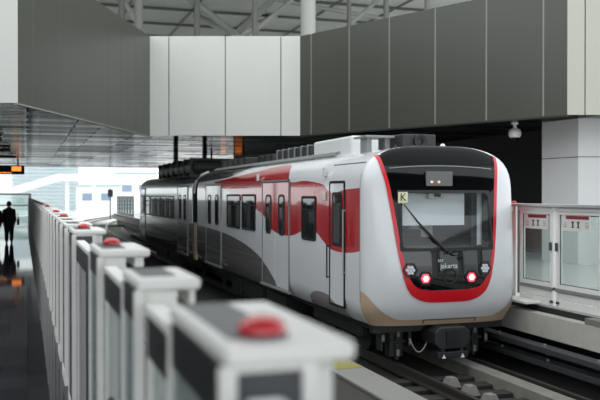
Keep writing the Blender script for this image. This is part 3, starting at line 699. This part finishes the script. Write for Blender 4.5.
extra = {0: 'white gate pedestal with red dome light, big and blurred at the front of the row', 1: 'white gate pedestal without dome, second from the front of the left platform row',
         2: 'white gate pedestal with red dome, third from the front of the left platform row', 3: 'white gate pedestal with red dome and tall dark grey end panel facing the viewer'}
for i, (y0, L, has) in enumerate(units):
    pedestal(y0, L, has, extra.get(i, 'white gate pedestal %s red dome, %s from the front of the left row' % ('with' if has else 'without', ords[i])), x=gate_x(y0), lw=.225 if i == 1 else .27, slim=i in (1, 2))
    if i + 1 < len(units):
        leaf(y0 + L + .03, units[i + 1][0] - .04, ['glass gate panel with blue sticker between the two frontmost pedestals', 'glass gate panel with brown sticker between the second and third pedestal'][i] if i < 2 else
             'glass gate panel behind the %s pedestal from the front of the left row' % ords[i], i, gate_x(y0 + L))
# panel running out of view towards the viewer
leaf(.1, 1.42, 'glass gate panel nearest the viewer, before the frontmost pedestal', 5)

# ------------------------------------------------------------------ right platform gates
RX = 8.32
pedestal(13.1, .62, .2, 'gate pedestal with red dome just behind the train nose on the right platform', x=RX, mir=True, H=1.70)
pedestal(7.0, .62, 0, 'gate pedestal on the right platform past the last glass leaf', x=RX, mir=True, H=1.70)
RS = side(RX + .02)
def rleaf(y0, y1, label, flip):
    t = thing('platform_gate', label, 'platform gate', (RX, y0, 0), 'glass gate leaves of the right platform')
    f = MB(); ringf(f, RS, (y0, y1, .30, 1.60), .075, -.04, .03, .008); f.box(RX - .03, RX + .08, y0, y1, 1.58, 1.645).box(RX - .012, RX + .06, y0, y0 + .06, 0, .32).box(RX - .012, RX + .06, y1 - .06, y1, 0, .32)
    fo_ = f.build('frame', M['white_alu'], t, bevel=.005)
    ringf(g := MB(), RS, (y0 + .07, y1 - .07, .37, 1.53), .02, .0, .012, .004); g.build('glazing_bead', M['dark_panel'], t)
    MB().box(RX + .005, RX + .013, y0 + .08, y1 - .08, .38, 1.52).build('pane', M['clear'], t)
    MB().box(RX - .035, RX + .05, y0, y1, .25, .31).build('sill', M['ac_grey'], t, bevel=.008)
    MB().box(RX - .005, RX + .03, y0 + .05, y1 - .05, .13, .245).box(RX - .012, RX + .03, y0 + .05, y1 - .05, .0, .12).build('kick_panel', M['white_alu'], t, bevel=.004)
    s0, s1 = y0 + .16, y1 - .13
    if y1 - y0 > 1: s0 = y1 - .86
    sg = MB().box(RX - .001, RX + .004, s0, s1, 1.27, 1.52).build('safety_sign', M['sign_white'], t)
    MB().box(RX - .004, RX - .001, s0 + .03, s1 - .12, 1.46, 1.515).build('sign_header', M['sign_red'], sg)
    sm = (s0 + s1) / 2
    for yy in (sm - .07, sm + .07):          # two upright figures with raised foot line
        ic = MB(); ic.box(RX - .004, RX - .001, yy - .035, yy + .035, 1.32, 1.335).box(RX - .004, RX - .001, yy - .018, yy + .018, 1.335, 1.40).box(RX - .004, RX - .001, yy - .035, yy + .035, 1.40, 1.425).build('sign_pictogram', M['ink'], sg)
    for yy in (s0 + .08, s1 - .10): MB().box(RX - .004, RX - .001, yy - .04, yy + .04, 1.36, 1.368).box(RX - .004, RX - .001, yy - .04, yy + .04, 1.33, 1.338).box(RX - .004, RX - .001, yy - .03, yy + .04, 1.395, 1.402).build('sign_lines', M['ink'], sg)
    yh_ = y0 + .035 if flip else y1 - .035
    MB().box(RX - .05, RX - .02, yh_ - .025, yh_ + .025, .92, 1.06).build('latch', M['dark_panel'], t, bevel=.006)
    MB().box(RX - .03, RX - .01, yh_ - .05, yh_ + .02, .05, .09).build('foot_bolt', M['dark_panel'], t)
rleaf(11.88, 12.86, 'glass gate leaf on the right platform closest to the train nose', True)
rleaf(10.62, 11.78, 'glass gate leaf on the right platform whose sign is before the pale column', False)
rleaf(9.4, 10.55, 'glass gate leaf on the right platform, third one from the train nose', True)
rleaf(7.9, 9.32, 'glass gate leaf on the right platform, fourth one from the train nose', False)
tag(MB().box(RX - .10, RX + .14, 7.66, 13.05, 1.65, 1.70).build('gate_top_rail', M['silver'], bevel=.01), 'thin silver rail along the top of the right platform gates', 'rail')
for k in range(6):
    y0 = 70 + k * 2.2
    t = thing('platform_gate', 'far glass gate panel on the right platform beyond the train, %s along' % ords[k], 'platform gate', (RX, y0, 0), 'far gates beyond the train')
    f = MB(); ringf(f, RS, (y0, y0 + 2.0, .0, 1.75), .22, -.04, .05, .01); f.build('frame', M['ac_grey'], t)
    MB().box(RX, RX + .02, y0 + .2, y0 + 1.8, .2, 1.55).build('pane', M['train_glass'], t)
tag(MB().box(8.0, 8.30, 12.2, 13.0, .0, .045).build('gap_plate', M['white_alu'], bevel=.01), 'small white boarding plate at the right platform edge beside the nose', 'boarding plate')
tag(MB().box(8.09, 8.26, 8.6, 10.75, -.13, -.03).build('edge_block', M['pale_concrete'], bevel=.01), 'pale edge block below the right platform gates', 'edge block')

# ------------------------------------------------------------------ hanging signs, camera, soffit boxes
def led_sign(x0, x1, y, z0, z1, label, rods):
    t = thing('display_sign', label, 'sign', ((x0 + x1) / 2, y, z0))
    MB().box(x0, x1, y, y + .18, z0, z1).build('housing', M['black'], t, bevel=.02)
    wd = x1 - x0
    d = MB().box(x1 - wd * .24, x1 - wd * .06, y - .01, y, z0 + (z1 - z0) * .36, z1 - (z1 - z0) * .12); d.build('led_field', M['led'], t)
    d = MB().box(x0 + wd * .40, x0 + wd * .52, y - .01, y, z0 + (z1 - z0) * .36, z1 - (z1 - z0) * .12)
    d.build('led_field', M['led'], t)
    r = MB(); k = x0 + wd * .5
    for i in range(7):
        ln = (.06, .10, .05, .12, .07, .09, .05)[i]; r.box(k, k + ln, y - .01, y, z0 + (z1 - z0) * .12, z0 + (z1 - z0) * .24); k += ln + .035
    r.build('led_text', M['led'], t)
    for x in rods: MB().tube([(x, y + .09, z1 - .02), (x, y + .09, SZ)], .05, 10).build('hanger_rod', M['dark_metal'], t)
    return t
led_sign(-3.2, -.18, 52.8, 3.09, 3.62, 'black hanging display sign with orange lit text above the left platform', (-2.8, -.55))
led_sign(9.0, 11.2, 44, 3.0, 3.7, 'black hanging display sign with orange lights behind the train roof', (9.4, 10.8))
for k, (y0, x0, x1) in enumerate(((24.5, -2.4, -1.05), (31, -2.3, -.85), (38, -2.3, -.7), (45, -2.2, -.55))):  # boxes added for the dark bars across the soffit; they give no light
    t = thing('soffit_lamp', 'dark slim lamp box under the mirror soffit, %s from the viewer above the left platform' % ords[k], 'ceiling lamp', ((x0 + x1) / 2, y0, SZ - .2), 'lamp boxes over the left platform')
    MB().box(x0, x1, y0, y0 + .3, SZ - .16, SZ - .02).build('housing', M['dark_metal'], t, bevel=.02)
    MB().box(x0 + .2, x0 + .26, y0 + .1, y0 + .16, SZ - .05, SZ).box(x1 - .26, x1 - .2, y0 + .1, y0 + .16, SZ - .05, SZ).build('mount', M['dark_metal'], t)
cc = thing('dome_camera', 'white dome security camera hanging under the dark soffit at right', 'camera', (13.15, 20.6, SZ))
MB().lathe((13.15, 20.6, SZ - .16), [(.05, 0), (.05, .10), (.10, .12), (.10, .16)], 20).build('mount', M['white_alu'], cc)
MB().lathe((13.15, 20.6, SZ - .42), [(.13, 0), (.17, .05), (.18, .14), (.15, .22), (.05, .27)], 24).build('camera_housing', M['white_alu'], cc)
MB().lathe((13.15, 20.6, SZ - .50), [(.01, 0), (.07, .02), (.11, .06), (.12, .09)], 24).build('camera_dome', M['black_gloss'], cc)

# ------------------------------------------------------------------ people
def person(x, y, lean, label, h=1.57, bag=False, ph=1):
    k = h / 1.6
    t = thing('person', label, 'person', (x, y, 0))
    V = []; E = []; R = []
    def ch(pts, root=None):
        prev = root
        for p, r in pts:
            V.append((p[0] * k, p[1] * k, p[2] * k)); R.append(r * k)
            if prev is not None: E.append((prev, len(V) - 1))
            prev = len(V) - 1
        return prev
    pel = ch([((0, 0, .86), .135)]); ab = ch([((0, .01, 1.02), .115), ((0, .02, 1.2), .14), ((0, .02, 1.3), .10)], pel)
    ch([((0, .03, 1.37), .052), ((0, .045, 1.44), .075), ((0, .05, 1.52), .082), ((0, .05, 1.57), .05)], ab)
    for s in (-1, 1):
        st_ = ph * s * .14
        ch([((s * .085, 0, .80), .10), ((s * .085, st_ * .6, .46), .062), ((s * .085, st_ - .06, .09), .04), ((s * .085, st_ + .02, .035), .036), ((s * .09, st_ + .10, .03), .034)], pel)
        e = ch([((s * .15, .02, 1.27), .065), ((s * .20, .0 - st_ * .3, 1.02), .047), ((s * .21, .07 - st_ * .4, .80), .034), ((s * .212, .085 - st_ * .4, .74), .030)], ab)
        for f in range(4): ch([((s * .212, .065 - st_ * .4 + f * .017, .69), .009), ((s * .205, .07 - st_ * .4 + f * .017, .655 - .01 * (f in (1, 2))), .008)], e)
        ch([((s * .195, .115 - st_ * .4, .71), .010), ((s * .19, .125 - st_ * .4, .685), .009)], e)
    me = bpy.data.meshes.new('body'); me.from_pydata(V, E, []); me.update()
    o = bpy.data.objects.new('body', me); C.objects.link(o); o.parent = t
    bpy.context.view_layer.objects.active = o
    sk = o.modifiers.new('skin', 'SKIN'); sk.use_smooth_shade = True
    for i, sv in enumerate(me.skin_vertices[0].data): sv.radius = (R[i], R[i]); sv.use_root = (i == 0)
    ss = o.modifiers.new('sub', 'SUBSURF'); ss.levels = 1; ss.render_levels = 2
    me.materials.append(M['skin'])
    # clothing as shells a little wider than the body
    cz = MB(); prof = [(.70, .20, .15), (.85, .19, .15), (1.0, .165, .13), (1.15, .185, .14), (1.27, .20, .125), (1.33, .13, .09), (1.36, .07, .065)]
    rows = [[(x + a * k * math.cos(q), y + (.015 + b * math.sin(q)) * k, z * k) for q in np.linspace(0, 2 * PI, 21)] for z, a, b in prof]
    cz.grid(rows)
    for s in (-1, 1):
        st_ = ph * s * .14
        cz.tube([(x + s * .15 * k, y + .02 * k, 1.27 * k), (x + s * .20 * k, y - st_ * .3 * k, 1.02 * k), (x + s * .21 * k, y + (.065 - st_ * .4) * k, .82 * k)], [.088 * k, .066 * k, .052 * k], 12)
    cz.build('jacket', M['coat'], t)
    tz = MB()
    for s in (-1, 1):
        st_ = ph * s * .14
        tz.tube([(x + s * .075 * k, y, .88 * k), (x + s * .085 * k, y + st_ * .6 * k, .46 * k), (x + s * .085 * k, y + (st_ - .055) * k, .10 * k)], [.125 * k, .085 * k, .065 * k], 12)
        tz.tube([(x + s * .087 * k, y + (st_ - .085) * k, .045 * k), (x + s * .087 * k, y + (st_ + .03) * k, .045 * k), (x + s * .09 * k, y + (st_ + .13) * k, .034 * k)], [.04 * k, .047 * k, .03 * k], 10)
    tz.build('trousers', M['trousers'], t)
    hz = MB(); c = Vector((x, y + .04 * k, 1.515 * k)); rows = []
    for i in range(9):
        th = PI * i / 11; rows.append([(c.x + .092 * k * math.sin(th) * math.cos(q) * (1 + .1 * (i > 6)), c.y + (.105 * math.sin(th) * math.sin(q) - .012) * k, c.z + (.105 * math.cos(th)) * k) for q in np.linspace(0, 2 * PI, 19)])
    # open towards the face
    hz.grid(rows, skip=lambda q: sum(p[1] for p in q) / 4 > c.y + .055 * k and sum(p[2] for p in q) / 4 < c.z + .05 * k)
    hz.build('hair', M['hair'], t)
    fz = MB().tube([(x, y + .125 * k, 1.50 * k), (x, y + .155 * k, 1.475 * k)], [.012 * k, .016 * k], 8)
    for s in (-1, 1): fz.tube([(x + s * .03 * k, y + .115 * k, 1.515 * k), (x + s * .03 * k, y + .132 * k, 1.515 * k)], .011 * k, 8)
    fz.build('face_features', M['skin'], t)
    return t
person(-.68, 33.9, 0, 'person in dark coat walking away on the left platform, handbag at the side', 1.60, True, 1)
person(-1.16, 33.4, 0, 'person in black clothes at the far left edge, walking beside the one with handbag', 1.56, False, -1)
hb_ = thing('handbag', 'black handbag hanging at the right side of the walking person', 'handbag', (-.36, 33.9, .62))
MB().box(-.40, -.30, 33.78, 34.08, .70, .94).build('bag_body', M['leather'], hb_, bevel=.03)
MB().tube([(-.35, 33.82, .93), (-.36, 33.86, 1.08), (-.39, 33.93, 1.16), (-.36, 34.0, 1.08), (-.35, 34.04, .93)], .012, 8).build('strap', M['leather'], hb_)

# ------------------------------------------------------------------ outside, beyond the platforms
bd = thing('louvered_building', 'pale building with long horizontal louvers far beyond the platform end', 'building', (-8, 148, -1.4))
MB().box(-45, 8.4, 148, 160, -1.4, 14).build('wall', M['far_white'], bd)
lv = MB()
for k in range(16): lv.box(-2.5, 8.3, 147.6, 148, -.6 + k * .62, -.33 + k * .62)
lv.build('louver', M['louver'], bd)
fb_ = thing('footbridge', 'white sloping footbridge ramp in front of the louvered building', 'footbridge', (3, 124, -1.4))
MB().prism([(-6, 124, .6), (4.4, 124, 3.9), (9.5, 124, 3.9), (9.5, 124, 4.9), (4.2, 124, 4.9), (-6, 124, 1.7)], [(-6, 127, .6), (4.4, 127, 3.9), (9.5, 127, 3.9), (9.5, 127, 4.9), (4.2, 127, 4.9), (-6, 127, 1.7)]).build('ramp', M['far_white'], fb_)
for px_ in (5.2, 9.0): MB().box(px_, px_ + .5, 125, 126, -1.4, 3.9).build('support', M['far_white'], fb_)
for i, (x0, x1, y0, z1, wz, lab) in enumerate(((7.4, 13.6, 132, 3.2, 1.0, 'low white trackside hut with blue window beneath the footbridge end'), (14.2, 20.5, 140, 5.4, 2.4, 'taller white trackside block right of the footbridge'))):
    h = thing('trackside_hut', lab, 'hut', ((x0 + x1) / 2, y0, -1.4))
    MB().box(x0, x1, y0, y0 + 6, -1.4, z1).build('wall', M['far_white'], h)
    MB().box(x0 - .2, x1 + .2, y0 - .3, y0 + 6.2, z1, z1 + .25).build('roof', M['louver'], h)
    MB().box(x0 + .6, x0 + 2.2, y0 - .05, y0, wz, wz + 1.1).build('window', M['far_glass'], h); MB().box(x0 + 3.4, x0 + 4.9, y0 - .05, y0, wz, wz + 1.1).build('window', M['far_glass'], h)
sm = thing('signal_mast', 'thin dark signal mast standing beside the curving track', 'signal', (9.6, 104, -1.4))
MB().tube([(9.6, 104, -1.4), (9.6, 104, 2.6)], .07, 8).build('mast', M['dark_metal'], sm)
MB().box(9.3, 9.9, 103.8, 104.1, 1.6, 2.5).build('signal_head', M['dark_metal'], sm)
for i, (x, y) in enumerate(((12.8, 62.5), (10.6, 62.5), (-8, 62.5), (-3.6, 62.5))):
    struct('pillar_%d' % (i + 1), MB().tube([(x, y, 0), (x, y, SZ)], .18, 14), M['truss'])
ef = thing('platform_end_gate', 'pale gate across the end of the left platform', 'gate', (-1, 77, 0))
MB().box(-3, -2.8, 76.9, 77.1, 0, 2.0).box(.1, .3, 76.9, 77.1, 0, 2.0).box(-3, .3, 76.95, 77.05, 1.85, 2.0).box(-3, .3, 76.95, 77.05, .9, 1.0).build('frame', M['silver'], ef)
MB().box(-2.8, .1, 76.98, 77.02, .05, 1.85).build('pane', M['clear'], ef)
